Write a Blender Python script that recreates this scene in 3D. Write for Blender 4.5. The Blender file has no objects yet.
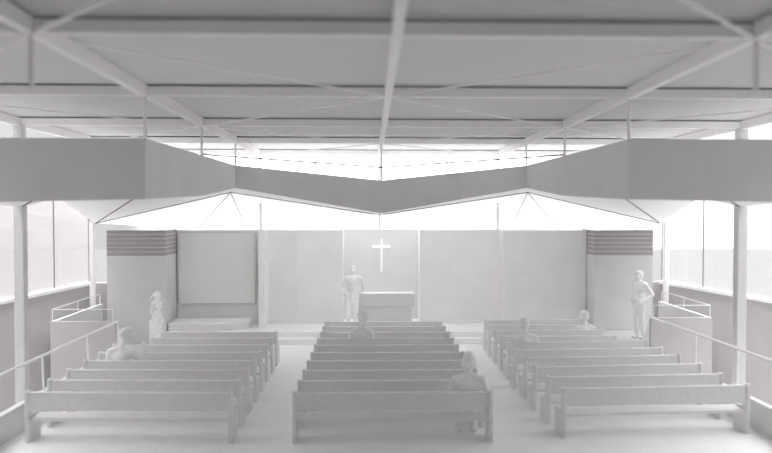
import bpy, bmesh, math, random
from mathutils import Vector, Matrix, Euler
random.seed(7)
S = bpy.context.scene
COL = S.collection
H = 3.8            # eye height above the main floor
F = 760.0          # focal length in pixels of a 772 px wide frame
AX = 0.255         # centre line of the church

# ------------------------------------------------------------------ materials
def mat(name, col, rough=0.75, var=0.03, scale=6.0, bump=0.0, spec=0.25):
    m = bpy.data.materials.new(name); m.use_nodes = True
    nt = m.node_tree; b = nt.nodes['Principled BSDF']
    tc = nt.nodes.new('ShaderNodeTexCoord')
    nz = nt.nodes.new('ShaderNodeTexNoise'); nz.inputs['Scale'].default_value = scale; nz.inputs['Detail'].default_value = 4
    nt.links.new(tc.outputs['Object'], nz.inputs['Vector'])
    rp = nt.nodes.new('ShaderNodeValToRGB')
    rp.color_ramp.elements[0].position = .3; rp.color_ramp.elements[1].position = .7
    rp.color_ramp.elements[0].color = tuple(c * (1 - var) for c in col) + (1,)
    rp.color_ramp.elements[1].color = tuple(min(1, c * (1 + var)) for c in col) + (1,)
    nt.links.new(nz.outputs['Fac'], rp.inputs['Fac'])
    nt.links.new(rp.outputs['Color'], b.inputs['Base Color'])
    b.inputs['Roughness'].default_value = rough
    b.inputs['Specular IOR Level'].default_value = spec
    if bump:
        bp = nt.nodes.new('ShaderNodeBump'); bp.inputs['Strength'].default_value = bump; bp.inputs['Distance'].default_value = .01
        n2 = nt.nodes.new('ShaderNodeTexNoise'); n2.inputs['Scale'].default_value = 60
        nt.links.new(tc.outputs['Object'], n2.inputs['Vector'])
        nt.links.new(n2.outputs['Fac'], bp.inputs['Height']); nt.links.new(bp.outputs['Normal'], b.inputs['Normal'])
    return m

def glass(name, col, clear=.8, shine=.04, through=.5):
    """a thin sheet: part clear, part milky"""
    m = bpy.data.materials.new(name); m.use_nodes = True
    nt = m.node_tree; nt.nodes.clear()
    out = nt.nodes.new('ShaderNodeOutputMaterial')
    tr = nt.nodes.new('ShaderNodeBsdfTransparent'); tr.inputs[0].default_value = (*col, 1)
    df = nt.nodes.new('ShaderNodeBsdfDiffuse'); df.inputs[0].default_value = (*col, 1)
    tl = nt.nodes.new('ShaderNodeBsdfTranslucent'); tl.inputs[0].default_value = (*col, 1)
    gl = nt.nodes.new('ShaderNodeBsdfGlossy'); gl.inputs['Roughness'].default_value = .05
    m1 = nt.nodes.new('ShaderNodeMixShader'); m1.inputs[0].default_value = through
    nt.links.new(df.outputs[0], m1.inputs[1]); nt.links.new(tl.outputs[0], m1.inputs[2])
    m2 = nt.nodes.new('ShaderNodeMixShader'); m2.inputs[0].default_value = clear
    nt.links.new(m1.outputs[0], m2.inputs[1]); nt.links.new(tr.outputs[0], m2.inputs[2])
    m3 = nt.nodes.new('ShaderNodeMixShader'); m3.inputs[0].default_value = shine
    nt.links.new(m2.outputs[0], m3.inputs[1]); nt.links.new(gl.outputs[0], m3.inputs[2])
    nt.links.new(m3.outputs[0], out.inputs[0])
    return m

M = {}
M['floor']   = mat('white_floor_board', (.93, .93, .93), .55, .02, 3.0, .05, .35)
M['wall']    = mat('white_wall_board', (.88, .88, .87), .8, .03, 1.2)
M['niche']   = mat('shaded_niche_board', (.77, .77, .77), .8, .03, 1.2)  # darker than the wall board: the recess's shade is put into the colour
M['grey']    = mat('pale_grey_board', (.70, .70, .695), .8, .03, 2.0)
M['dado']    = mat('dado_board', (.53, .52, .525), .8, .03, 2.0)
M['pew']     = mat('painted_pew', (.80, .795, .80), .6, .03, 9.0)
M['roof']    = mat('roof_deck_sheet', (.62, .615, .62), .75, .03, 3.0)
M['steel']   = mat('white_painted_steel', (.93, .92, .925), .55, .02, 8.0)
M['canopy']  = mat('canopy_board', (.77, .765, .77), .8, .03, 1.5)
M['soffit']  = mat('soffit_card', (.86, .86, .86), .8, .02, 1.5)
def paper(name, col, k):
    m = bpy.data.materials.new(name); m.use_nodes = True
    nt = m.node_tree; nt.nodes.clear()
    out = nt.nodes.new('ShaderNodeOutputMaterial')
    df = nt.nodes.new('ShaderNodeBsdfDiffuse'); df.inputs[0].default_value = (*col, 1)
    tl = nt.nodes.new('ShaderNodeBsdfTranslucent'); tl.inputs[0].default_value = (*col, 1)
    mx = nt.nodes.new('ShaderNodeMixShader'); mx.inputs[0].default_value = k
    nt.links.new(df.outputs[0], mx.inputs[1]); nt.links.new(tl.outputs[0], mx.inputs[2]); nt.links.new(mx.outputs[0], out.inputs[0])
    return m
M['soffit'] = paper('thin_soffit_paper', (.90, .90, .90), .26)
M['soffit2'] = paper('soffit_card_thick', (.86, .86, .86), .06)
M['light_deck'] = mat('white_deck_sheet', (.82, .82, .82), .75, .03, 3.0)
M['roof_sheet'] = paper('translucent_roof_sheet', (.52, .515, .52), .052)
M['eave'] = paper('eave_card', (.90, .90, .90), .2)
M['seam_and_shadow']    = mat('fold_and_shadow_line', (.2, .2, .2), .8, .02, 5.0)  # canopy folds, and the painted shadow lines on the cross beams
M['plaster'] = mat('white_plaster', (.92, .92, .92), .65, .02, 14.0)
M['plaster2']= mat('white_plaster_cloth', (.92, .92, .915), .75, .03, 18.0)
M['column'] = mat('pale_grey_steel', (.68, .675, .675), .6, .02, 8.0)
M['altar'] = mat('altar_board', (.68, .675, .675), .8, .02, 3.0)
M['block'] = mat('pale_block_board', (.84, .84, .835), .8, .03, 1.5)
M['gap_light'] = mat('white_gap_light', (.95, .95, .95), .7, .01, 3.0)
M['slat']    = mat('mauve_grey_slat', (.40, .375, .395), .7, .04, 6.0)
M['mull']    = mat('thin_dark_mullion', (.22, .21, .21), .5, .02, 6.0)
M['ground']  = mat('outside_ground', (.13, .13, .13), .8, .02, .6)
M['pane']    = glass('window_pane', (.97, .97, .97), .88)
M['lpane']   = glass('milky_window_pane', (.93, .92, .925), .8)
M['clear']   = glass('clear_sheet', (1, 1, 1), .985, .008)
M['sheet']   = glass('frosted_green_grey_sheet', (.97, .975, .96), .08, .01, .1)
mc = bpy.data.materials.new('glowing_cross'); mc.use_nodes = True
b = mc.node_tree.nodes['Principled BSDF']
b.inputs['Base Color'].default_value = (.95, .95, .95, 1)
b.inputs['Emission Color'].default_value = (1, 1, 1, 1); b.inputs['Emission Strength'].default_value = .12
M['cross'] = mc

FILL_GLOW = 13.0
# ------------------------------------------------------------------ helpers
def link(name, bm, m, parent=None, smooth=False):
    me = bpy.data.meshes.new(name); bmesh.ops.recalc_face_normals(bm, faces=bm.faces); bm.to_mesh(me); bm.free()
    o = bpy.data.objects.new(name, me); COL.objects.link(o)
    me.materials.append(M[m])
    if smooth:
        for p in me.polygons: p.use_smooth = True
    if parent: o.parent = parent
    return o

def tag(o, label=None, cat=None, group=None, kind=None):
    if label: o['label'] = label
    if cat: o['category'] = cat
    if group: o['group'] = group
    if kind: o['kind'] = kind
    return o

def empty(name, loc=(0, 0, 0), rz=0.0):
    o = bpy.data.objects.new(name, None); COL.objects.link(o)
    o.location = loc; o.rotation_euler = (0, 0, rz); o.empty_display_size = .1
    return o

def box(bm, x0, x1, y0, y1, z0, z1, bev=0.0):
    r = bmesh.ops.create_cube(bm, size=1.0)
    vs = r['verts']
    for v in vs:
        v.co = Vector((x0 + (v.co.x + .5) * (x1 - x0), y0 + (v.co.y + .5) * (y1 - y0), z0 + (v.co.z + .5) * (z1 - z0)))
    if bev:
        es = list({e for v in vs for e in v.link_edges})
        bmesh.ops.bevel(bm, geom=es, offset=bev, segments=2, affect='EDGES', profile=.6)

def boxo(name, x0, x1, y0, y1, z0, z1, m, parent=None, bev=0.0):
    bm = bmesh.new(); box(bm, x0, x1, y0, y1, z0, z1, bev); return link(name, bm, m, parent)

def prism(bm, pts, ext):
    """polygon pts (3-D) extruded by the vector ext"""
    ext = Vector(ext)
    a = [bm.verts.new(p) for p in pts]; c = [bm.verts.new(Vector(p) + ext) for p in pts]
    bm.faces.new(a); bm.faces.new(c[::-1])
    n = len(pts)
    for i in range(n): bm.faces.new((a[i], c[i], c[(i + 1) % n], a[(i + 1) % n]))

def prismo(name, pts, ext, m, parent=None):
    bm = bmesh.new(); prism(bm, pts, ext); return link(name, bm, m, parent)

def tube(bm, p0, p1, r, n=8):
    p0 = Vector(p0); p1 = Vector(p1); d = p1 - p0
    q = d.to_track_quat('Z', 'Y').to_matrix()
    ra = []; rb = []
    for i in range(n):
        a = 2 * math.pi * i / n; off = q @ Vector((r * math.cos(a), r * math.sin(a), 0))
        ra.append(bm.verts.new(p0 + off)); rb.append(bm.verts.new(p1 + off))
    bm.faces.new(ra[::-1]); bm.faces.new(rb)
    for i in range(n): bm.faces.new((ra[i], ra[(i + 1) % n], rb[(i + 1) % n], rb[i]))

def tubeo(name, p0, p1, r, m, parent=None, n=8):
    bm = bmesh.new(); tube(bm, p0, p1, r, n); return link(name, bm, m, parent, smooth=False)

def bar(bm, p0, p1, w, h):
    """rectangular bar p0-p1 (centre of the underside), width w, height h"""
    p0 = Vector(p0); p1 = Vector(p1); d = (p1 - p0).normalized()
    s = d.cross(Vector((0, 0, 1))).normalized() * (w / 2)
    prism(bm, [p0 - s, p0 + s, p0 + s + Vector((0, 0, h)), p0 - s + Vector((0, 0, h))], p1 - p0)

def baro(name, p0, p1, w, h, m, parent=None):
    bm = bmesh.new(); bar(bm, p0, p1, w, h); return link(name, bm, m, parent)

def st(o): o['kind'] = 'structure'; return o

def copy_tree(o, parent=None):
    c = o.copy(); COL.objects.link(c)
    for k in ('label', 'group'):
        pass
    if parent: c.parent = parent
    for ch in list(o.children): copy_tree(ch, c)
    return c

# ------------------------------------------------------------------ setting
st(boxo('floor', -5.97, 6.60, -7.0, 24.2, -.25, 0, 'floor'))
st(boxo('floor_side_left', -11.6, -5.97, -7.0, 23.0, -1.3, -1.15, 'grey'))
st(boxo('floor_side_right', 6.60, 14.6, -7.0, 23.0, -1.3, -1.15, 'grey'))
tag(boxo('ground_outside', -60, 60, -30, 90, -1.6, -1.32, 'ground'), kind='structure')
st(boxo('floor_step', -5.72, 6.25, 20.74, 21.06, 0, .155, 'floor', bev=.01))
st(boxo('floor_podium', -5.72, 6.25, 21.04, 23.6, 0, .30, 'floor', bev=.01))
st(boxo('floor_landing_right', 5.62, 8.3, 19.7, 21.18, -1.15, .30, 'column', bev=.01))
st(boxo('floor_landing_left', -8.0, -7.2, 19.7, 21.18, -1.15, .30, 'column', bev=.01))
# low kerb walls along the drop to the side strips
st(boxo('wall_kerb_left', -5.97, -5.86, 4.0, 17.85, -1.15, .47, 'grey', bev=.012))
bm = bmesh.new(); prism(bm, [(6.72, 4, -1.15), (6.83, 4, -1.15), (6.83, 4, .5), (6.72, 4, .5)], (-.33, 13.1, 0))
st(link('wall_kerb_right', bm, 'grey'))

# side walls with their windows; both lean in towards the sanctuary
def XL(d): return -8.7 + .11 * (d - 17.8)
def XR(d): return 9.47 - .20 * (d - 17.95)
for side, X, sg, pane in (('left', XL, -1, 'lpane'), ('right', XR, 1, 'pane')):
    d0, d1 = -7.0, 22.4
    a, c = X(d0), X(d1)
    w = .18 * sg
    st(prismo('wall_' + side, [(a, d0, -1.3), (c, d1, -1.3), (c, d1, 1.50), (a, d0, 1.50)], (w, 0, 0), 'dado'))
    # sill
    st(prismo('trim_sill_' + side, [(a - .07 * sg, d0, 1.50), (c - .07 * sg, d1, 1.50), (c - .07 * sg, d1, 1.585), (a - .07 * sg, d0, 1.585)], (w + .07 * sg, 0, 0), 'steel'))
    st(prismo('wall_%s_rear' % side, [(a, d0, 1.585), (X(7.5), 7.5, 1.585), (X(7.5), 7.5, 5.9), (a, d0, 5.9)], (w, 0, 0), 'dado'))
    edges = [7.5, 9.37, 13.07, 16.77, 20.47, 22.4]
    for i in range(len(edges) - 1):
        e0, e1 = edges[i], edges[i + 1]
        wn = st(empty('window_%d' % (i + 1 + (0 if sg < 0 else 5)), (X(e0), e0, 1.585)))
        wn['label'] = 'tall window pane bay in the %s side wall' % side
        def L(x, y, z): return Vector((x, y, z)) - Vector(wn.location)
        xo = .08 * sg
        pn = prismo('pane', [L(X(e0) + xo, e0, 1.585), L(X(e1) + xo, e1, 1.585), L(X(e1) + xo, e1, 4.15), L(X(e0) + xo, e0, 4.15)], (.02 * sg, 0, 0), pane, wn)
        tubeo('mullion', L(X(e1) + .07 * sg, e1, 1.585), L(X(e1) + .07 * sg, e1, 4.15), .016, 'mull', wn, 6)
        baro('head_rail', L(X(e0) + .09 * sg, e0, 4.15), L(X(e1) + .09 * sg, e1, 4.15), .08, .06, 'steel', wn)
st(boxo('wall_rear', -11.6, 14.6, -7.2, -7.0, -1.3, 5.9, 'wall'))
# short returns between the side walls and the piers
st(boxo('wall_return_left', -8.3, -7.34, 22.3, 22.5, -1.3, 1.55, 'dado'))
st(boxo('wall_return_right', 7.94, 8.75, 22.3, 22.5, -1.3, 1.55, 'dado'))

# sanctuary back wall
WT = 3.09
st(boxo('wall_alcove', -6.3, -3.20, 22.5, 22.9, 0, WT, 'wall'))
st(boxo('wall_back_left', -3.06, -.83, 22.6, 22.9, .3, WT, 'wall'))
st(boxo('wall_back_right', 1.45, 3.83, 22.6, 22.9, .3, WT, 'wall'))
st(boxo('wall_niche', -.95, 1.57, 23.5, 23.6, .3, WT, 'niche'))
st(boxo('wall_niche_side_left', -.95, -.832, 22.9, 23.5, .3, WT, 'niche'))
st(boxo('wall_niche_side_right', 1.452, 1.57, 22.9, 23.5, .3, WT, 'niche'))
st(boxo('trim_glow_1', -1.0, -.83, 22.56, 22.6, .3, WT, 'wall'))  # this strip and the next are added for the edge glow beside the niche
st(boxo('trim_glow_2', 1.45, 1.58, 22.56, 22.6, .3, WT, 'wall'))
st(boxo('wall_fin', -3.22, -3.06, 21.75, 22.9, .3, WT, 'wall'))
st(boxo('wall_block_right', 3.83, 6.25, 21.9, 22.9, 0, WT, 'block'))

# ------------------------------------------------------------------ piers with slatted heads
def pier(x0, x1, inner, label):
    r = tag(empty('pier', ((x0 + x1) / 2, 21.85, 0)), label, 'pier', 'slatted piers flanking the sanctuary')
    y0, y1 = 21.2, 22.495
    def B(name, a, b_, c, d, e, f, m, bev=0.0):
        return boxo(name, a - r.location.x, b_ - r.location.x, c - 21.85, d - 21.85, e, f, m, r, bev)
    B('body', x0, x1, y0, y1, -1.15, 2.40, 'grey')
    z = 2.412; hgt = .107; gap = .014
    for k in range(6):
        zz = z + k * (hgt + gap)
        bm = bmesh.new()
        box(bm, x0 - r.location.x, x1 - r.location.x, y0 - 21.85, y0 - 21.81, zz, zz + hgt)
        xi = (x1 - .04, x1) if inner > 0 else (x0, x0 + .04)
        box(bm, xi[0] - r.location.x, xi[1] - r.location.x, y0 - 21.81, y1 - 21.85, zz, zz + hgt)
        link('slat', bm, 'slat', r)
        bm = bmesh.new(); zb = zz - gap
        box(bm, x0 - r.location.x + .004, x1 - r.location.x - .004, y0 - 21.85 + .004, y0 - 21.812, zb + .001, zz - .001)
        box(bm, xi[0] - r.location.x + .004, xi[1] - r.location.x - .004, y0 - 21.812, y1 - 21.855, zb + .001, zz - .001)
        link('gap_light', bm, 'gap_light', r)  # white strips stand in for light showing through the slat gaps
    for cx in (x0 + .03, x1 - .03):
        for cy in (y0 + .07, y1 - .03):
            B('corner_post', cx - .02, cx + .02, cy - .02, cy + .02, 2.40, z + 6 * (hgt + gap) - gap, 'steel')
    return r
pier(-7.33, -5.72, 1, 'left wall pier with mauve slats at its head, beside the framed glass screen')
pier(6.27, 7.93, -1, 'right wall pier with mauve slats at its head, behind the standing man in a jacket')

# ------------------------------------------------------------------ altar, cross, panels
al = tag(empty('altar', (.41, 22.3, .3)), 'wide white altar block with overhanging top band below the cross', 'altar')
boxo('base', -.83, .78, -.26, .10, 0, .58, 'altar', al, .008)
boxo('top_band', -.86, .86, -.30, .14, .58, .96, 'altar', al, .01)
bm = bmesh.new()
x, z0, z1, w = .325, 1.77, 2.78, .029
pts = [(x - w, z0), (x + w, z0), (x + w, 2.505), (x + .28, 2.505), (x + .28, 2.575), (x + w, 2.575), (x + w, z1), (x - w, z1), (x - w, 2.575), (x - .28, 2.575), (x - .28, 2.505), (x - w, 2.505)]
prism(bm, [(p, 23.49, q) for p, q in pts], (0, -.05, 0))
tag(link('cross', bm, 'cross'), 'slim bright white cross on the niche wall above the altar', 'cross')

gp = tag(empty('framed_screen', (-4.53, 22.40, .92)), 'large square frosted glass screen in a thin frame left of the sanctuary', 'screen')
boxo('pane', -1.10, 1.10, 0, .03, .02, 2.10, 'sheet', gp)
bm = bmesh.new()
box(bm, -1.13, -1.10, -.02, .05, 0, 2.12); box(bm, 1.10, 1.13, -.02, .05, 0, 2.12); box(bm, -1.10, 1.10, -.02, .05, 0, .02); box(bm, -1.10, 1.10, -.02, .05, 2.10, 2.12)
link('frame', bm, 'grey', gp)
boxo('inner_post', -.86, -.79, .035, .075, 0, 2.1, 'wall', gp)

wp = tag(empty('wall_panel', (-2.63, 22.57, .42)), 'tall narrow clear panel with pale edges on the left back wall', 'panel')
boxo('pane', -.43, .43, 0, .015, .02, 2.54, 'clear', wp)
bm = bmesh.new()
box(bm, -.445, -.425, -.012, .02, 0, 2.56); box(bm, .425, .445, -.012, .02, 0, 2.56); box(bm, -.425, .425, -.012, .02, 2.54, 2.56); box(bm, -.425, .425, -.012, .02, 0, .02)
link('frame', bm, 'plaster', wp)

# curved low platform in front of the alcove
bm = bmesh.new()
fr = []
for i in range(17):
    t = i / 16; xx = -5.68 + t * 2.2
    fr.append((xx, 21.32 - .13 * math.sin(math.pi * min(1, t * 1.1)) + .38 * max(0, t - .55) ** 1.3 * 2.2, .30))
prism(bm, fr + [(-3.5, 22.2, .30), (-5.68, 22.2, .30)], (0, 0, .20))
dais = tag(empty('dais', (0, 0, 0)), 'low white curved dais below the framed glass screen', 'dais')
link('body', bm, 'pew', dais)
bm = bmesh.new()
prism(bm, [(a, b_ - .03 if k < 17 else b_, .50) for k, (a, b_, c) in enumerate(fr + [(-3.5, 22.2, .3), (-5.68, 22.2, .3)])], (0, 0, .03))
link('top', bm, 'plaster', dais)

tag(boxo('pedestal', -5.955, -5.83, 20.42, 20.6, 0, .72, 'plaster', bev=.01), 'small white block standing behind the woman by the left pier', 'pedestal')

# ------------------------------------------------------------------ stair enclosures beside the nave
def enclosure(sg, xi, xo, df, db, zt, label, glabel):
    r = tag(empty('stair_parapet', ((xi + xo) / 2, df, -1.15)), label, 'parapet', 'parapets around the side stairs')
    ox, oy, oz = r.location
    def B(name, a, b_, c, d, e, f, m, par=None, bev=.01):
        a, b_ = min(a, b_), max(a, b_)
        return boxo(name, a - ox, b_ - ox, c - oy, d - oy, e - oz, f - oz, m, par or r, bev)
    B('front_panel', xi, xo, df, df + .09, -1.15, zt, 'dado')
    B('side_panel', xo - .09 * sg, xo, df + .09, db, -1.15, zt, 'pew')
    prismo('gusset', [(xi - ox, df + .09 - oy, zt - oz - .02), (xi - ox, df + .72 - oy, .40 - oz), (xi - ox, df + .72 - oy, 0 - oz), (xi - ox, df + .09 - oy, 0 - oz)], (.07 * sg, 0, 0), 'plaster', r)
    # slim rail with clear sheet standing on it
    g = tag(empty('glass_guard', ((xi + xo) / 2, df + .15, zt)), glabel, 'guard rail', 'glass guards on the stair parapets')
    gx, gy, gz = g.location
    a = xi + .08 * sg - gx; c = xo - .04 * sg - gx
    y0 = df + .045 - gy; y1 = db - .1 - gy; hh = .27
    baro('front_rail', (a, y0, hh), (c, y0, hh), .018, .018, 'plaster', g)
    baro('side_rail', (c, y0, hh), (c, y1, hh), .018, .018, 'plaster', g)
    for k, (px, py) in enumerate(((a, y0), (c, y0), (c, y0 + (y1 - y0) * .5), (c, y1))):
        tubeo('post', (px, py, 0), (px, py, hh), .012, 'plaster', g, 6)
    boxo('front_pane', min(a, c) + .02, max(a, c) - .02, y0 - .006, y0 + .006, .02, hh - .01, 'clear', g)
    boxo('side_pane', c - .006, c + .006, y0 + .02, y1 - .02, .02, hh - .01, 'clear', g)
    return r
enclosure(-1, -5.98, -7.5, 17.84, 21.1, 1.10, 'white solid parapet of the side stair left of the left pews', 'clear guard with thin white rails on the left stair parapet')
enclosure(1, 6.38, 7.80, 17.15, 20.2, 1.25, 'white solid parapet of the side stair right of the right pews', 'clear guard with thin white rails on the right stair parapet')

def guard(p0, p1, posts, zb, label, lean):
    r = tag(empty('handrail', ((p0[0] + p1[0]) / 2, (p0[1] + p1[1]) / 2, zb)), label, 'handrail', 'handrails along the outer aisles')
    o = Vector(r.location)
    tubeo('rail', Vector(p0) - o, Vector(p1) - o, .026, 'plaster', r, 8)
    for d in posts:
        t = (d - p0[1]) / (p1[1] - p0[1]); p = Vector(p0).lerp(Vector(p1), t)
        tubeo('post', Vector((p.x + lean, p.y, zb - .02)) - o, p - o, .022, 'plaster', r, 8)
guard((-5.93, 5.0, 1.1), (-5.92, 17.835, 1.1), (8.0, 11.1, 13.75, 15.9), .47, 'long thin white handrail beside the left pews', .02)
guard((6.82, 6.0, 1.25), (6.41, 17.145, 1.25), (8.5, 11.2, 13.4, 15.0), .5, 'long thin white handrail beside the right pews', .0)

# ------------------------------------------------------------------ roof
def d_(k): return 7.47 + 3.7 * (k - 1)
RZ = {-1: 1.86, 0: 1.76, 1: 1.68, 2: 1.617, 3: 1.565, 4: 1.54, 5: 1.512}
def rz(k, x=0.0): return H + RZ[k] - (.006 * max(0, x - AX))
def rz_d(d, x=0.0):
    k = (d - 7.47) / 3.7 + 1; k0 = max(-1, min(4, math.floor(k))); k = max(k, -1); t = k - k0
    return rz(k0, x) * (1 - t) + rz(k0 + 1, x) * t
BX = [-6.80, -3.29, AX, 3.80, 7.30]
rf = tag(empty('roof_frame', (AX, 11.0, H + 1.6)), 'white steel roof grid of cross beams, lengthwise beams, thin braces and hangers', 'roof frame')
ro = Vector(rf.location)
for k in range(-1, 6):
    cbm = baro('cross_beam', Vector((BX[0], d_(k), rz(k, BX[0]))) - ro, Vector((BX[4], d_(k), rz(k, BX[4]))) - ro, .10, .15, 'steel', rf)
    baro('shadow_strip', Vector((BX[0], d_(k), rz(k, BX[0]) + .13)) - ro, Vector((BX[4], d_(k), rz(k, BX[4]) + .13)) - ro, .112, .023, 'seam_and_shadow', cbm)  # dark strip put in for the shadow line between beam and deck
for x in BX:
    bm = bmesh.new()
    for k in range(-1, 5):
        bar(bm, Vector((x, d_(k), rz(k, x) - .025)) - ro, Vector((x, d_(k + 1), rz(k + 1, x) - .025)) - ro, .105, .16)
    link('long_beam', bm, 'steel', rf)
def node(i, k): return Vector((BX[i], d_(k), rz(k, BX[i]) - .02))
for k in range(-1, 5):
    for i in range(4):
        if (i + k) % 2 == 0: a, c = (i, k), (i + 1, k + 1)
        else: a, c = (i, k + 1), (i + 1, k)
        near = d_(k) < 9
        tubeo('brace_rod', node(*a) - ro, node(*c) - ro, .022 if (k <= 0) else .014, 'steel', rf, 6)
for i in (1, 3):
    for k in (1, 2, 3, 4):
        p = node(i, k)
        tubeo('hanger', p - ro, Vector((p.x, p.y, H + (1.14 if k == 1 else .98))) - ro, .028 if k < 3 else .024, 'steel', rf, 8)
for k in (4,):
    p = node(2, k); tubeo('hanger', p - ro, Vector((p.x, p.y, H + .63)) - ro, .022, 'steel', rf, 8)
cb = [Vector((-3.26, 14.87, H + 1.0)), Vector((AX, 18.50, H + .94)), Vector((3.77, 14.87, H + 1.0))]
bm = bmesh.new(); tube(bm, cb[0] - ro, cb[1] - ro, .017, 6); tube(bm, cb[1] - ro, cb[2] - ro, .017, 6)
link('tie_cable', bm, 'mull', rf)
for x in (-1.35, 1.85):
    tubeo('drop_wire', Vector((x, 18.52, H + 1.18)) - ro, Vector((x, 18.52, H + .76)) - ro, .016, 'steel', rf, 6)
# corrugated deck lying on the beams; the bay over the sanctuary is translucent sheet
def deck(y0, y1, thick, m):
    bm = bmesh.new(); ys = []; y = y0; n = 0
    while y < y1: ys.append((y, .012 if n % 2 else 0)); y += .06; n += 1
    xs = [BX[0] - .12, AX, BX[4] + .12]
    def g(off): return [[bm.verts.new((x, yy, rz_d(min(yy, d_(5)), x) + off + dz)) for x in xs] for yy, dz in ys]
    gs = [g(.155), g(.24)] if thick else [g(.155)]
    for q in gs:
        for i in range(len(q) - 1):
            for j in range(2): bm.faces.new((q[i][j], q[i][j + 1], q[i + 1][j + 1], q[i + 1][j]))
    if thick:
        a, c = gs
        for i in range(len(a) - 1):
            for j in (0, 2): bm.faces.new((a[i][j], a[i + 1][j], c[i + 1][j], c[i][j]))
        for i in (0, len(a) - 1):
            for j in range(2): bm.faces.new((a[i][j], a[i][j + 1], c[i][j + 1], c[i][j]))
    return st(link('ceiling', bm, m))
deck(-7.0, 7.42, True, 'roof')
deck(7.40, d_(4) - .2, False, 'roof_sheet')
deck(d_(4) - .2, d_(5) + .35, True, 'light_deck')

st(boxo('ceiling_side_left', -11.6, BX[0] - .13, -7, 7.5, 5.7, 5.78, 'roof'))
st(boxo('ceiling_side_right', BX[4] + .13, 14.6, -7, 7.5, 5.7, 5.78, 'roof'))
# columns
def column(x, d, z0, z1, label, w=.16):
    r = tag(empty('column', (x, d, z0)), label, 'column', 'slim white columns')
    boxo('shaft', -w / 2, w / 2, -w / 2, w / 2, 0, z1 - z0, 'steel' if w < .15 else 'column', r, .03)
    boxo('base_plate', -w * .9, w * .9, -w * .9, w * .9, 0, .03, 'steel', r)
for s, k in (('left', 0), ('right', 4)):
    column(BX[k] + (.0 if k else -.0), d_(3), -1.15, rz(3, BX[k]), 'slim white column in front of the %s window wall, nearer the camera' % s, .2)
column(-7.87, 21.6, -1.15, H - .45, 'slim white column beside the left slatted pier', .14)
column(8.46, 21.6, -1.15, H - .45, 'slim white column beside the right slatted pier', .14)
for x, l in ((-3.29, 'left of the centre'), (AX, 'above the niche with the cross'), (3.80, 'right of the centre')):
    column(x, 22.75, WT, rz(5, x), 'short white roof post standing on the back wall, ' + l, .085)

# ------------------------------------------------------------------ folded canopy hanging round the opening
cp = tag(empty('canopy', (AX, 16.0, H + 1.0)), 'large pale folded canopy hanging like a bow tie below the roof grid', 'canopy')
co = Vector(cp.location)
def mir(p): return Vector((2 * AX - p[0], p[1], p[2]))
def R(x, d, z): return Vector((x, d, H + z))
def plate(name, pts, th, m, up=False):
    pts = [Vector(p) - co for p in pts]
    n = (pts[1] - pts[0]).cross(pts[2] - pts[0]).normalized()
    if n.z < 0: n = -n
    bm = bmesh.new(); bm.faces.new([bm.verts.new(p) for p in pts]); return link(name, bm, m, cp)
T2, T3, T4 = R(-3.29, 11.17, .99), R(-3.29, 14.87, .99), R(-3.29, 18.57, .99)
A2, A3, A4 = R(-3.29, 11.17, .10), R(-3.29, 14.87, .20), R(-3.29, 18.57, .44)
T0, A0 = R(-8.6, 11.17, .99), R(-8.6, 11.17, .00)
TC, AC = R(AX, 18.57, .625), R(AX, 18.57, -.18)
Sm, S0, S1, S2 = R(-6.8, 11.17, .16), R(-6.8, 14.87, -.02), R(-7.32, 18.0, .19), R(-8.04, 22.3, -.50)
B1, B0 = R(-4.1, 22.3, .41), R(AX, 22.3, -.25)
Pq, Qq = R(-5.7, 25.0, -.75), R(-4.0, 25.0, -.95)
for mr in (False, True):
    f = mir if mr else (lambda p: Vector(p))
    sg = -1 if mr else 1
    # upright fascia
    bm = bmesh.new(); prism(bm, [f(p) - co for p in (T0, T2, A2, A0)], (0, .07, 0)); link('front_fascia', bm, 'canopy', cp)
    bm = bmesh.new(); prism(bm, [f(p) - co for p in (T2 + Vector((0, .07, 0)), T3, T4, A4, A3, A2 + Vector((0, .07, 0)))], (-.07 * sg, 0, 0)); link('side_fascia', bm, 'canopy', cp)
    bm = bmesh.new(); prism(bm, [f(p) - co for p in (T4, TC, AC, A4)], (0, .07, 0)); link('rear_fascia', bm, 'canopy', cp)
    # sloping soffit plates behind it
    for tri in ((S2, T3, T4), (S2, T4, B1), (S2, S1, T3), (S1, S0, T3), (S0, T2, T3), (S0, Sm, T2), (B1, T4, TC), (B1, TC, B0)):
        plate('soffit_panel', [f(p) for p in tri], .03, 'soffit2')
    # outer eave plates beyond the back wall
    for tri in ((B1, S2, Pq), (B1, Pq, Qq), (B1, Qq, B0)):
        plate('eave_panel', [f(p) for p in tri], .03, 'eave')
    for a, c in ((S2, T3), (S2, B1), (B1, Pq), (B1, Qq.lerp(B1, .3)), (S0, T2), (B1, B0)):
        tubeo('fold_seam', f(a) - co - Vector((0, 0, .012)), f(c) - co - Vector((0, 0, .012)), .0125, 'seam_and_shadow', cp, 5)

# unseen fill strips added behind the rear fascia to brighten the sanctuary wall
me_ = bpy.data.materials.new('added_fill_glow'); me_.use_nodes = True
b = me_.node_tree.nodes['Principled BSDF']; b.inputs['Emission Color'].default_value = (1, .99, .98, 1); b.inputs['Emission Strength'].default_value = FILL_GLOW
M['fill_light'] = me_
for mr in (False, True):
    f = mir if mr else (lambda p: Vector(p))
    a = f(R(-2.9, 18.78, .55)); c = f(R(-.25, 18.78, .26))
    r = tag(empty('added_fill_strip', (a + c) / 2), 'long added fill strip behind the %s half of the rear canopy fascia' % ('right' if mr else 'left'), 'fill_light', 'added fill strips behind the canopy')
    o = Vector(r.location)
    baro('fill_housing', a - o, c - o, .12, .10, 'steel', r)
    baro('fill_panel', a - o + Vector((0, .07, .01)), c - o + Vector((0, .07, .01)), .03, .08, 'fill_light', r)

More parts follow.
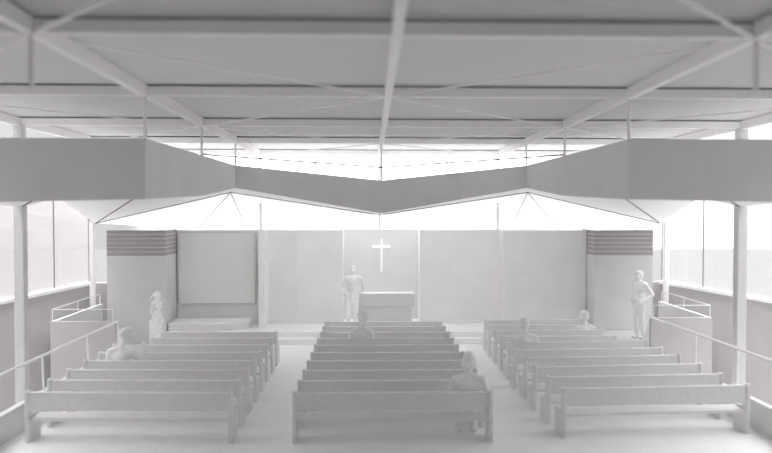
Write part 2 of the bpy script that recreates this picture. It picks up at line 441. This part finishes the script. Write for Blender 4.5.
# ------------------------------------------------------------------ pews
def make_pew(L, name='pew'):
    r = empty(name)
    h = L / 2
    prof = [(-.02, 0), (-.02, .835), (.085, .835), (.12, .445), (.42, .42), (.42, 0)]
    for s in (-1, 1):
        bm = bmesh.new(); x0 = h - .065 if s > 0 else -h
        prism(bm, [(x0, y, z) for y, z in prof], (.065, 0, 0))
        bmesh.ops.bevel(bm, geom=list(bm.edges), offset=.010, segments=1, affect='EDGES')
        link('end_panel', bm, 'pew', r)
    boxo('backrest', -h + .06, h - .06, 0, .07, .52, .815, 'pew', r, .008)
    boxo('seat', -h + .06, h - .06, .02, .40, .345, .40, 'pew', r, .008)
    return r
ORD = ['nearest the camera', 'second from the camera', 'third from the camera', 'fourth from the camera', 'fifth from the camera', 'sixth from the camera', 'seventh from the camera', 'eighth from the camera', 'ninth from the camera', 'farthest from the camera']
D0, DS = 12.2, .841
protos = {}
def pew(x0, x1, y, rot, label, group):
    L = round(x1 - x0, 3)
    if L in protos: r = copy_tree(protos[L])
    else: r = protos[L] = make_pew(L)
    r.location = ((x0 + x1) / 2, y, 0); r.rotation_euler = (0, 0, rot)
    tag(r, label, 'pew', group)
    return r
seated = {('l', 3): ', with a person raising a hand', ('c', 0): '; person at its right end', ('c', 6): '; person near its left end',
          ('r', 5): ', with one person sitting on it', ('r', 7): '; person at its right end'}
PEWS = {}
for k in range(10):
    L = 3.215 - .019 * k; c = .349 - .003 * k
    PEWS['c', k] = (c - L / 2, c + L / 2, 12.07 + .832 * k, 0.0)
LROT = (-1.8, -2.0, -1.6, -1.0, -.6, -.4, -.2, 0)
for k in range(8):
    PEWS['l', k] = (-5.55 if k < 6 else -4.97, -2.22, 12.1 + .841 * k, math.radians(LROT[k]))
RI = (3.12, 3.06, 3.0, 3.0, 2.96, 2.97, 2.96, 2.96, 2.95, 2.97)
RX = (6.32, 6.26, 6.27, 6.22, 6.15, 6.15, 5.65, 5.61, 5.48, 5.46)
RROT = (3.5, 3.7, 4.2, 4.5, 3.7, 3.8, .6, .3, .2, 0)
for k in range(10):
    PEWS['r', k] = (RI[k], RX[k], 12.27 + .833 * k, math.radians(RROT[k]))
def pew_y(blk, k, x):
    """depth of a pew's back at the cross position x"""
    x0, x1, y, rot = PEWS[blk, k]
    return y + (abs(x - (x1 if blk == 'l' else x0)) * abs(math.tan(rot)) if blk != 'c' else 0)
for (blk, k), (x0, x1, y, rot) in PEWS.items():
    nm = {'c': 'middle', 'l': 'left', 'r': 'right'}[blk]
    xm = (x0 + x1) / 2
    pew(x0, x1, pew_y(blk, k, xm), rot, 'white pew in the %s block, ' % nm + (ORD[9] if (blk, k) == ('l', 7) else ORD[k]) + seated.get((blk, k), ''), 'pews of the %s block' % nm)

#<<PEOPLE
# ------------------------------------------------------------------ people
V = Vector
def cap(bm, p0, r0, p1, r1, n=12):
    """tapered capsule"""
    p0 = V(p0); p1 = V(p1); d = p1 - p0; L = d.length
    q = d.to_track_quat('Z', 'Y').to_matrix() if L > 1e-6 else Matrix.Identity(3)
    rings = []
    for k in range(4):
        a = -math.pi / 2 + (k + .35) / 4 * math.pi / 2; rings.append((math.sin(a) * r0, math.cos(a) * r0))
    for k in range(4):
        a = (k + .65) / 4 * math.pi / 2; rings.append((L + math.sin(a) * r1, math.cos(a) * r1))
    rs = [[bm.verts.new(p0 + q @ V((r * math.cos(2 * math.pi * i / n), r * math.sin(2 * math.pi * i / n), h))) for i in range(n)] for h, r in rings]
    for a, c in zip(rs, rs[1:]):
        for i in range(n): bm.faces.new((a[i], a[(i + 1) % n], c[(i + 1) % n], c[i]))
    bm.faces.new(rs[0][::-1]); bm.faces.new(rs[-1])

def ell(bm, c, r, rot=None):
    m = Matrix.Translation(V(c)) @ (rot.to_4x4() if rot else Matrix.Identity(4)) @ Matrix.Diagonal((*r, 1))
    bmesh.ops.create_uvsphere(bm, u_segments=16, v_segments=10, radius=1, matrix=m)

def fuse(name, bm, m, parent, vox=.011, smooth=3):
    """union of the overlapping forms in bm as one continuous skin"""
    me = bpy.data.meshes.new(name); bm.to_mesh(me); bm.free()
    o = bpy.data.objects.new(name, me); COL.objects.link(o)
    md = o.modifiers.new('r', 'REMESH'); md.mode = 'VOXEL'; md.voxel_size = vox
    sm = o.modifiers.new('s', 'SMOOTH'); sm.iterations = smooth; sm.factor = .5
    dg = bpy.context.evaluated_depsgraph_get(); dg.update()
    nm = bpy.data.meshes.new_from_object(o.evaluated_get(dg), depsgraph=dg)
    o.modifiers.clear(); o.data = nm; bpy.data.meshes.remove(me); nm.name = name
    nm.materials.clear(); nm.materials.append(M[m])
    for p in nm.polygons: p.use_smooth = True
    o.parent = parent
    return o

def hand(bm, wr, d, n, side, curl=.35):
    """palm and five fingers: d = finger direction, n = palm normal, side +1 right hand / -1 left"""
    d = V(d).normalized(); n = V(n); n = (n - n.dot(d) * d).normalized(); s = d.cross(n) * side   # towards the thumb
    wr = V(wr)
    for k, o in enumerate((.030, .010, -.010, -.028)):
        kn = wr + d * (.088 - .006 * abs(k - 1)) + s * o
        cap(bm, wr + d * .01 + s * o * .6, .017, kn, .013, 8)
        ln = (.070, .080, .074, .056)[k]; a = 0; p = kn
        for j in range(3):
            a += curl * (.7 if j == 0 else 1); seg = ln * (.44, .32, .24)[j]
            q = p + (d * math.cos(a) + n * math.sin(a)) * seg
            cap(bm, p, .0098 - .0008 * j, q, .009 - .0008 * j, 8); p = q
    t0 = wr + d * .022 + s * .022; t1 = t0 + (d * .55 + s * .75 + n * .25).normalized() * .045; t2 = t1 + (d * .85 + s * .35 + n * .4).normalized() * .036
    cap(bm, t0, .016, t1, .012, 8); cap(bm, t1, .0115, t2, .009, 8)

def head(bm, c, rot):
    T = lambda p: V(c) + rot @ V(p)
    ell(bm, T((0, -.012, .030)), (.077, .097, .088), rot); ell(bm, T((0, .028, -.030)), (.061, .068, .084), rot)
    ell(bm, T((0, .046, -.078)), (.040, .042, .032), rot)
    cap(bm, T((0, .092, .012)), .009, T((0, .116, -.026)), .013, 8)
    cap(bm, T((-.038, .080, .026)), .013, T((.038, .080, .026)), .013, 8)
    cap(bm, T((-.02, .092, -.060)), .009, T((.02, .092, -.060)), .009, 8)
    for s in (-1, 1):
        ell(bm, T((s * .030, .082, .004)), (.014, .010, .010), rot)
        ell(bm, T((s * .078, -.004, -.010)), (.012, .022, .034), rot)
        ell(bm, T((s * .045, .055, -.03)), (.025, .03, .03), rot)

def hair_mesh(kind, c, rot, par):
    T = lambda p: V(c) + rot @ V(p)
    bm = bmesh.new(); rnd = random.Random(hash(kind) % 7 if False else len(kind))
    ell(bm, T((0, -.022, .046)), (.085, .100, .084), rot); ell(bm, T((0, -.048, -.012)), (.078, .068, .072), rot)
    if kind == 'curly':
        for i in range(46):
            a = rnd.uniform(0, 2 * math.pi); z = rnd.uniform(-.5, 1)
            r = math.sqrt(max(0, 1 - z * z)); y = math.sin(a) * r
            if y > .45 and z < .55: continue
            ell(bm, T((.092 * math.cos(a) * r, -.025 + .102 * y, .04 + .088 * z)), (.03, .03, .03))
    elif kind == 'bob':
        for s in (-1, 1):
            ell(bm, T((s * .072, -.02, -.02)), (.034, .06, .075), rot)
        ell(bm, T((0, -.06, -.035)), (.085, .058, .075), rot); ell(bm, T((0, -.03, .075)), (.08, .09, .07), rot)
    elif kind == 'pony':
        for s in (-1, 1): ell(bm, T((s * .062, .0, .01)), (.03, .06, .06), rot)
        cap(bm, T((0, -.09, .04)), .045, T((0, -.18, -.04)), .04); cap(bm, T((0, -.18, -.04)), .04, T((.01, -.25, -.15)), .028); cap(bm, T((.01, -.25, -.15)), .028, T((.0, -.29, -.24)), .012)
    elif kind == 'tuft':
        ell(bm, T((0, .03, .10)), (.06, .05, .03), rot); ell(bm, T((.02, -.01, .115)), (.05, .06, .028), rot)
    else:
        ell(bm, T((0, .02, .088)), (.062, .066, .040), rot)
    fuse('hair', bm, 'plaster2', par, .010, 2)

def rotz(a): return Matrix.Rotation(math.radians(a), 3, 'Z')
def rotx(a): return Matrix.Rotation(math.radians(a), 3, 'X')

def figure(J, label, loc, rz, scale=1.0, hair='short', woman=False, seated=False, group=None):
    r = tag(empty('person', loc, rz), label, 'person', group)
    r.scale = (scale,) * 3
    P, Cc, N, Hc = V(J['pelvis']), V(J['chest']), V(J['neck']), V(J['head'])
    hr = (rotz(J.get('yaw', 0)) @ rotx(J.get('pitch', 0))) * J.get('big', 1.12 if seated else 1.04); tr = rotz(J.get('twist', 0))
    w = .88 if woman else 1.0
    up = (N - P).normalized()
    def torso(bm, g, hem=0.0):
        ell(bm, Cc + up * (-.01 if seated else .02), ((.165 + g) * w, .108 + g, (.165 if seated else .185) + g), tr)
        ell(bm, Cc.lerp(P, .5), ((.145 + g) * w * (.86 if woman else 1), .100 + g, .20 + g), tr.lerp(Matrix.Identity(3), .5))
        ell(bm, P + V((0, 0, .01)), (.165 + g, .118 + g, .125 + g))
        for s in ('L', 'R'):
            sh = V(J['sh' + s]); cap(bm, N - up * .03, .062 + g * .6, sh, .056 + g)
            ell(bm, Cc.lerp(sh, .55) + V((0, 0, -.02)), (.080 + g, .066 + g, .10 + g))
        if woman:
            for s in (-1, 1): ell(bm, Cc + tr @ V((s * .07, .085, .0)), (.062 + g * .5, .058 + g * .5, .062 + g * .5))
    # body: one continuous skin with head, hands and feet
    bm = bmesh.new()
    torso(bm, 0)
    cap(bm, N - up * .05, .062, Hc + hr @ V((0, -.02, -.05)), .053)
    head(bm, Hc, hr)
    for s, sd in (('L', -1), ('R', 1)):
        sh, el, wr = V(J['sh' + s]), V(J['el' + s]), V(J['wr' + s])
        cap(bm, sh, .050 * w, el, .040 * w); cap(bm, el, .040 * w, wr, .028 * w); cap(bm, sh, .05 * w, sh.lerp(el, .45), .046 * w)
        hand(bm, wr, J['hd' + s], J['hn' + s], sd, J.get('curl' + s, .35))
        hp, kn, an = V(J['hip' + s]), V(J['kn' + s]), V(J['an' + s])
        cap(bm, hp, .085, kn, .055); cap(bm, kn, .054, an, .038); cap(bm, kn.lerp(an, .28) + V((0, -.012, 0)), .054, kn.lerp(an, .55), .045)
        f = V(J.get('ft' + s, (0, 1, 0))).normalized()
        cap(bm, an + V((0, 0, -.035)) - f * .03, .034, an + V((0, 0, -.045)) + f * .13, .026)
    fuse('body', bm, 'plaster', r, .0085, 2)
    hair_mesh(hair, Hc, hr, r)
    # clothes
    if woman:
        bm = bmesh.new(); torso(bm, .010)
        o = fuse('top', bm, 'plaster2', r, .011, 2)
        bm = bmesh.new(); ell(bm, P, (.185, .14, .13)); cap(bm, P, .155, P + V((0, .01, -.25)), .19, 20); cap(bm, P + V((0, .01, -.25)), .19, P + V((0, .01, -.42)), .17, 20)
        fuse('skirt', bm, 'plaster2', r, .012, 3)
    else:
        bm = bmesh.new(); torso(bm, .020)
        if not seated:
            cap(bm, P + V((0, 0, .05)), .15, P + V((0, .005, -.09)), .145, 18); ell(bm, P + V((0, 0, -.06)), (.195, .14, .15))
        for s in ('L', 'R'):
            sh, el, wr = V(J['sh' + s]), V(J['el' + s]), V(J['wr' + s])
            cap(bm, sh, .070, el, .056); cap(bm, el, .056, el.lerp(wr, .93), .044); ell(bm, sh, (.074, .074, .07))
        # lapels and collar
        fr = Cc + tr @ V((0, .125, 0))
        for s in (-1, 1):
            cap(bm, fr + tr @ V((s * .055, -.035, .16)), .016, fr + tr @ V((s * .012, .006, -.06)), .012, 8)
            cap(bm, N + tr @ V((s * .05, -.045, .015)), .022, N + tr @ V((s * .045, .04, -.03)), .018, 8)
        fuse('jacket', bm, 'plaster2', r, .011, 2)
        bm = bmesh.new(); ell(bm, P + V((0, 0, -.01)), (.178, .130, .13))
        for s in ('L', 'R'):
            hp, kn, an = V(J['hip' + s]), V(J['kn' + s]), V(J['an' + s])
            cap(bm, hp, .102, kn, .074); cap(bm, kn, .074, an + V((0, 0, .01)), .060)
        fuse('trousers', bm, 'plaster2', r, .011, 2)
    for s in ('L', 'R'):
        an = V(J['an' + s]); f = V(J.get('ft' + s, (0, 1, 0))).normalized()
        bm = bmesh.new(); cap(bm, an + V((0, 0, -.038)) - f * .045, .041, an + V((0, 0, -.046)) + f * .15, .034); cap(bm, an, .046, an + V((0, 0, -.03)), .045)
        o = fuse('shoe', bm, 'plaster', r, .010, 2)
        for v in o.data.vertices: v.co.z = max(v.co.z, J['sole'])
    return r

def standing(**k):
    J = dict(pelvis=(0, 0, .96), chest=(0, 0, 1.30), neck=(0, -.005, 1.49), head=(0, .02, 1.655), sole=0.0,
             shL=(-.19, 0, 1.43), shR=(.19, 0, 1.43), elL=(-.25, -.03, 1.15), elR=(.25, -.03, 1.15), wrL=(-.24, .05, .92), wrR=(.24, .05, .92),
             hdL=(0, .1, -1), hdR=(0, .1, -1), hnL=(1, 0, 0), hnR=(-1, 0, 0),
             hipL=(-.09, 0, .92), hipR=(.09, 0, .92), knL=(-.105, .02, .50), knR=(.105, .02, .50), anL=(-.11, -.02, .085), anR=(.11, -.02, .085))
    J.update(k); return J
def sitting(**k):
    J = dict(pelvis=(0, .235, .555), chest=(0, .215, .77), neck=(0, .22, .955), head=(0, .245, 1.145), sole=0.0,
             shL=(-.175, .195, .855), shR=(.175, .195, .855), elL=(-.255, .27, .65), elR=(.255, .27, .65), wrL=(-.15, .47, .61), wrR=(.15, .47, .61),
             hdL=(.3, 1, -.15), hdR=(-.3, 1, -.15), hnL=(0, 0, -1), hnR=(0, 0, -1),
             hipL=(-.09, .24, .535), hipR=(.09, .24, .535), knL=(-.115, .61, .505), knR=(.115, .61, .505), anL=(-.115, .54, .085), anR=(.115, .54, .085))
    J.update(k); return J

# the speaker beside the altar: one hand on the hip, the other on the altar top
figure(standing(elR=(.34, -.05, 1.17), wrR=(.175, .08, .99), hdR=(-.5, .5, -.7), hnR=(-.6, -.6, 0), curlR=.5,
                elL=(-.285, -.12, 1.19), wrL=(-.225, -.29, 1.01), hdL=(.05, -1, -.18), hnL=(0, 0, -1), curlL=.12,
                yaw=8, pitch=-4, knR=(.12, .03, .5), anR=(.14, .0, .085), knL=(-.09, .02, .5), anL=(-.10, -.02, .085), ftR=(.25, 1, 0), ftL=(-.2, 1, 0)),
       'person in an open jacket standing beside the altar with one elbow out', (-.52, 21.74, .30), math.radians(180), 1.0, 'short')
# the man by the right pier: hand in pocket, looking across the nave
figure(standing(elL=(-.27, -.17, 1.17), wrL=(-.215, .07, 1.0), hdL=(.25, .8, -.6), hnL=(1, 0, 0), curlL=.5,
                elR=(.27, -.12, 1.16), wrR=(.215, .09, .98), hdR=(-.25, .8, -.6), hnR=(-1, 0, 0), curlR=.5, yaw=-8, pitch=-6),
       'person in a jacket standing hand in pocket before the right slatted pier', (7.11, 19.93, .30), math.radians(118), 1.0, 'tuft')
# the woman by the left pier
figure(standing(shL=(-.165, 0, 1.42), shR=(.165, 0, 1.42), elL=(-.20, -.05, 1.15), elR=(.20, -.06, 1.15), wrR=(.15, .12, .98), wrL=(-.18, .05, .94),
                hdR=(-.1, .7, -.6), hdL=(0, .3, -1), yaw=-6, pitch=-14, head=(0, .035, 1.645)),
       'person with a ponytail and a skirt standing in front of the left slatted pier', (-5.68, 20.2, 0), math.radians(-116), .865, 'pony', woman=True)
# the seated ones
def seat_at(x, k, block):
    return x, pew_y(block, k, x), PEWS[block, k][3]
def sit(x, k, block, label, J, hair, scale=1.0, turn=0):
    X, Y, rot = seat_at(x, k, block)
    figure(J, label, (X, Y, 0), rot, scale, hair, seated=True)
G = 'seated people'
sit(-4.90, 3, 'l', 'person seated in the left pews turning right with one forearm raised',
    sitting(yaw=-48, twist=-12, head=(.09, .25, 1.145), elR=(.32, .26, .70), wrR=(.37, .31, .885), hdR=(.05, .1, 1), hnR=(-.3, .9, 0), curlR=.45), 'short', 1.10)
sit(-.22, 6, 'c', 'person with curly hair seated near the left end of a middle pew', sitting(head=(.045, .245, 1.145), yaw=-15, pitch=-5), 'curly', 1.08)
sit(1.60, 0, 'c', 'large seated person with bobbed hair in the middle pew nearest the camera', sitting(shL=(-.195, .19, .875), shR=(.195, .19, .875), elL=(-.28, .24, .66), elR=(.28, .24, .66), yaw=-6, pitch=-6), 'bob', 1.10)
sit(3.42, 5, 'r', 'broad-shouldered person seated near the aisle in the right pews', sitting(elL=(-.31, .24, .68), elR=(.31, .24, .68), pitch=-5, shL=(-.205,.195,.86), shR=(.205,.195,.86)), 'short', 1.03)
sit(5.22, 7, 'r', 'person seated at the outer end of the right pews turning left', sitting(yaw=42, twist=10, pitch=-4, head=(-.035, .245, 1.145)), 'tuft', .97)
#PEOPLE>>

# ------------------------------------------------------------------ light: an overcast white studio sky, strongest beyond the sanctuary
w = bpy.data.worlds.new('sky'); S.world = w; w.use_nodes = True
nt = w.node_tree; bg = nt.nodes['Background']
tc = nt.nodes.new('ShaderNodeTexCoord'); sp = nt.nodes.new('ShaderNodeSeparateXYZ')
nt.links.new(tc.outputs['Generated'], sp.inputs[0])
# values below are tenths of the sky's strength; position .5 is the horizon / the axis, 1 is full +X, +Y or +Z
SKY_Y = [(0, .03), (.42, .04), (.58, .11), (.80, .17), (1, .24)]
SKY_X = [(0, .6), (.13, .45), (.22, .20), (.35, .13), (.41, 1), (.60, 1), (.66, .33), (.8, .45), (1, .65)]
SKY_Z = [(0, 0), (.6, 0), (.8, .10), (1, .30)]
def ramp(src, pts):
    r = nt.nodes.new('ShaderNodeValToRGB'); e = r.color_ramp.elements
    while len(e) < len(pts): e.new(.5)
    for el, (p, v) in zip(e, pts): el.position = p; el.color = (v, v, v, 1)
    mp = nt.nodes.new('ShaderNodeMapRange'); mp.inputs[1].default_value = -1; mp.inputs[2].default_value = 1
    nt.links.new(src, mp.inputs[0]); nt.links.new(mp.outputs[0], r.inputs[0]); return r
ry = ramp(sp.outputs['Y'], SKY_Y)
rx = ramp(sp.outputs['X'], SKY_X)
rzn = ramp(sp.outputs['Z'], SKY_Z)
mx = nt.nodes.new('ShaderNodeMix'); mx.data_type = 'RGBA'; mx.blend_type = 'MULTIPLY'; mx.inputs[0].default_value = 1
nt.links.new(ry.outputs[0], mx.inputs[6]); nt.links.new(rx.outputs[0], mx.inputs[7])
ad = nt.nodes.new('ShaderNodeMix'); ad.data_type = 'RGBA'; ad.blend_type = 'ADD'; ad.inputs[0].default_value = 1
nt.links.new(mx.outputs[2], ad.inputs[6]); nt.links.new(rzn.outputs[0], ad.inputs[7])
tint = nt.nodes.new('ShaderNodeMix'); tint.data_type = 'RGBA'; tint.blend_type = 'MULTIPLY'; tint.inputs[0].default_value = 1
tint.inputs[7].default_value = (1, .985, .99, 1)
nt.links.new(ad.outputs[2], tint.inputs[6]); nt.links.new(tint.outputs[2], bg.inputs[0])
bg.inputs[1].default_value = 10.0
S.cycles.max_bounces = 16; S.cycles.diffuse_bounces = 10; S.cycles.transmission_bounces = 12; S.cycles.transparent_max_bounces = 16

# ------------------------------------------------------------------ camera
cd = bpy.data.cameras.new('camera'); cam = bpy.data.objects.new('camera', cd); COL.objects.link(cam)
cd.sensor_width = 36; cd.lens = 36 * F / 772
cam.location = (0, 0, H)
cam.rotation_euler = Euler((math.radians(90) - math.atan(20.5 / F), 0, -math.atan(15 / F)), 'XYZ')
cd.dof.use_dof = True; cd.dof.focus_distance = 18.5; cd.dof.aperture_fstop = cd.lens / 1000 / .09
cd.clip_start = .05; cd.clip_end = 300
S.camera = cam
S.view_settings.view_transform = 'Standard'; S.view_settings.look = 'None'
S.view_settings.exposure = 1.1; S.view_settings.gamma = 1
S.view_settings.use_curve_mapping = False
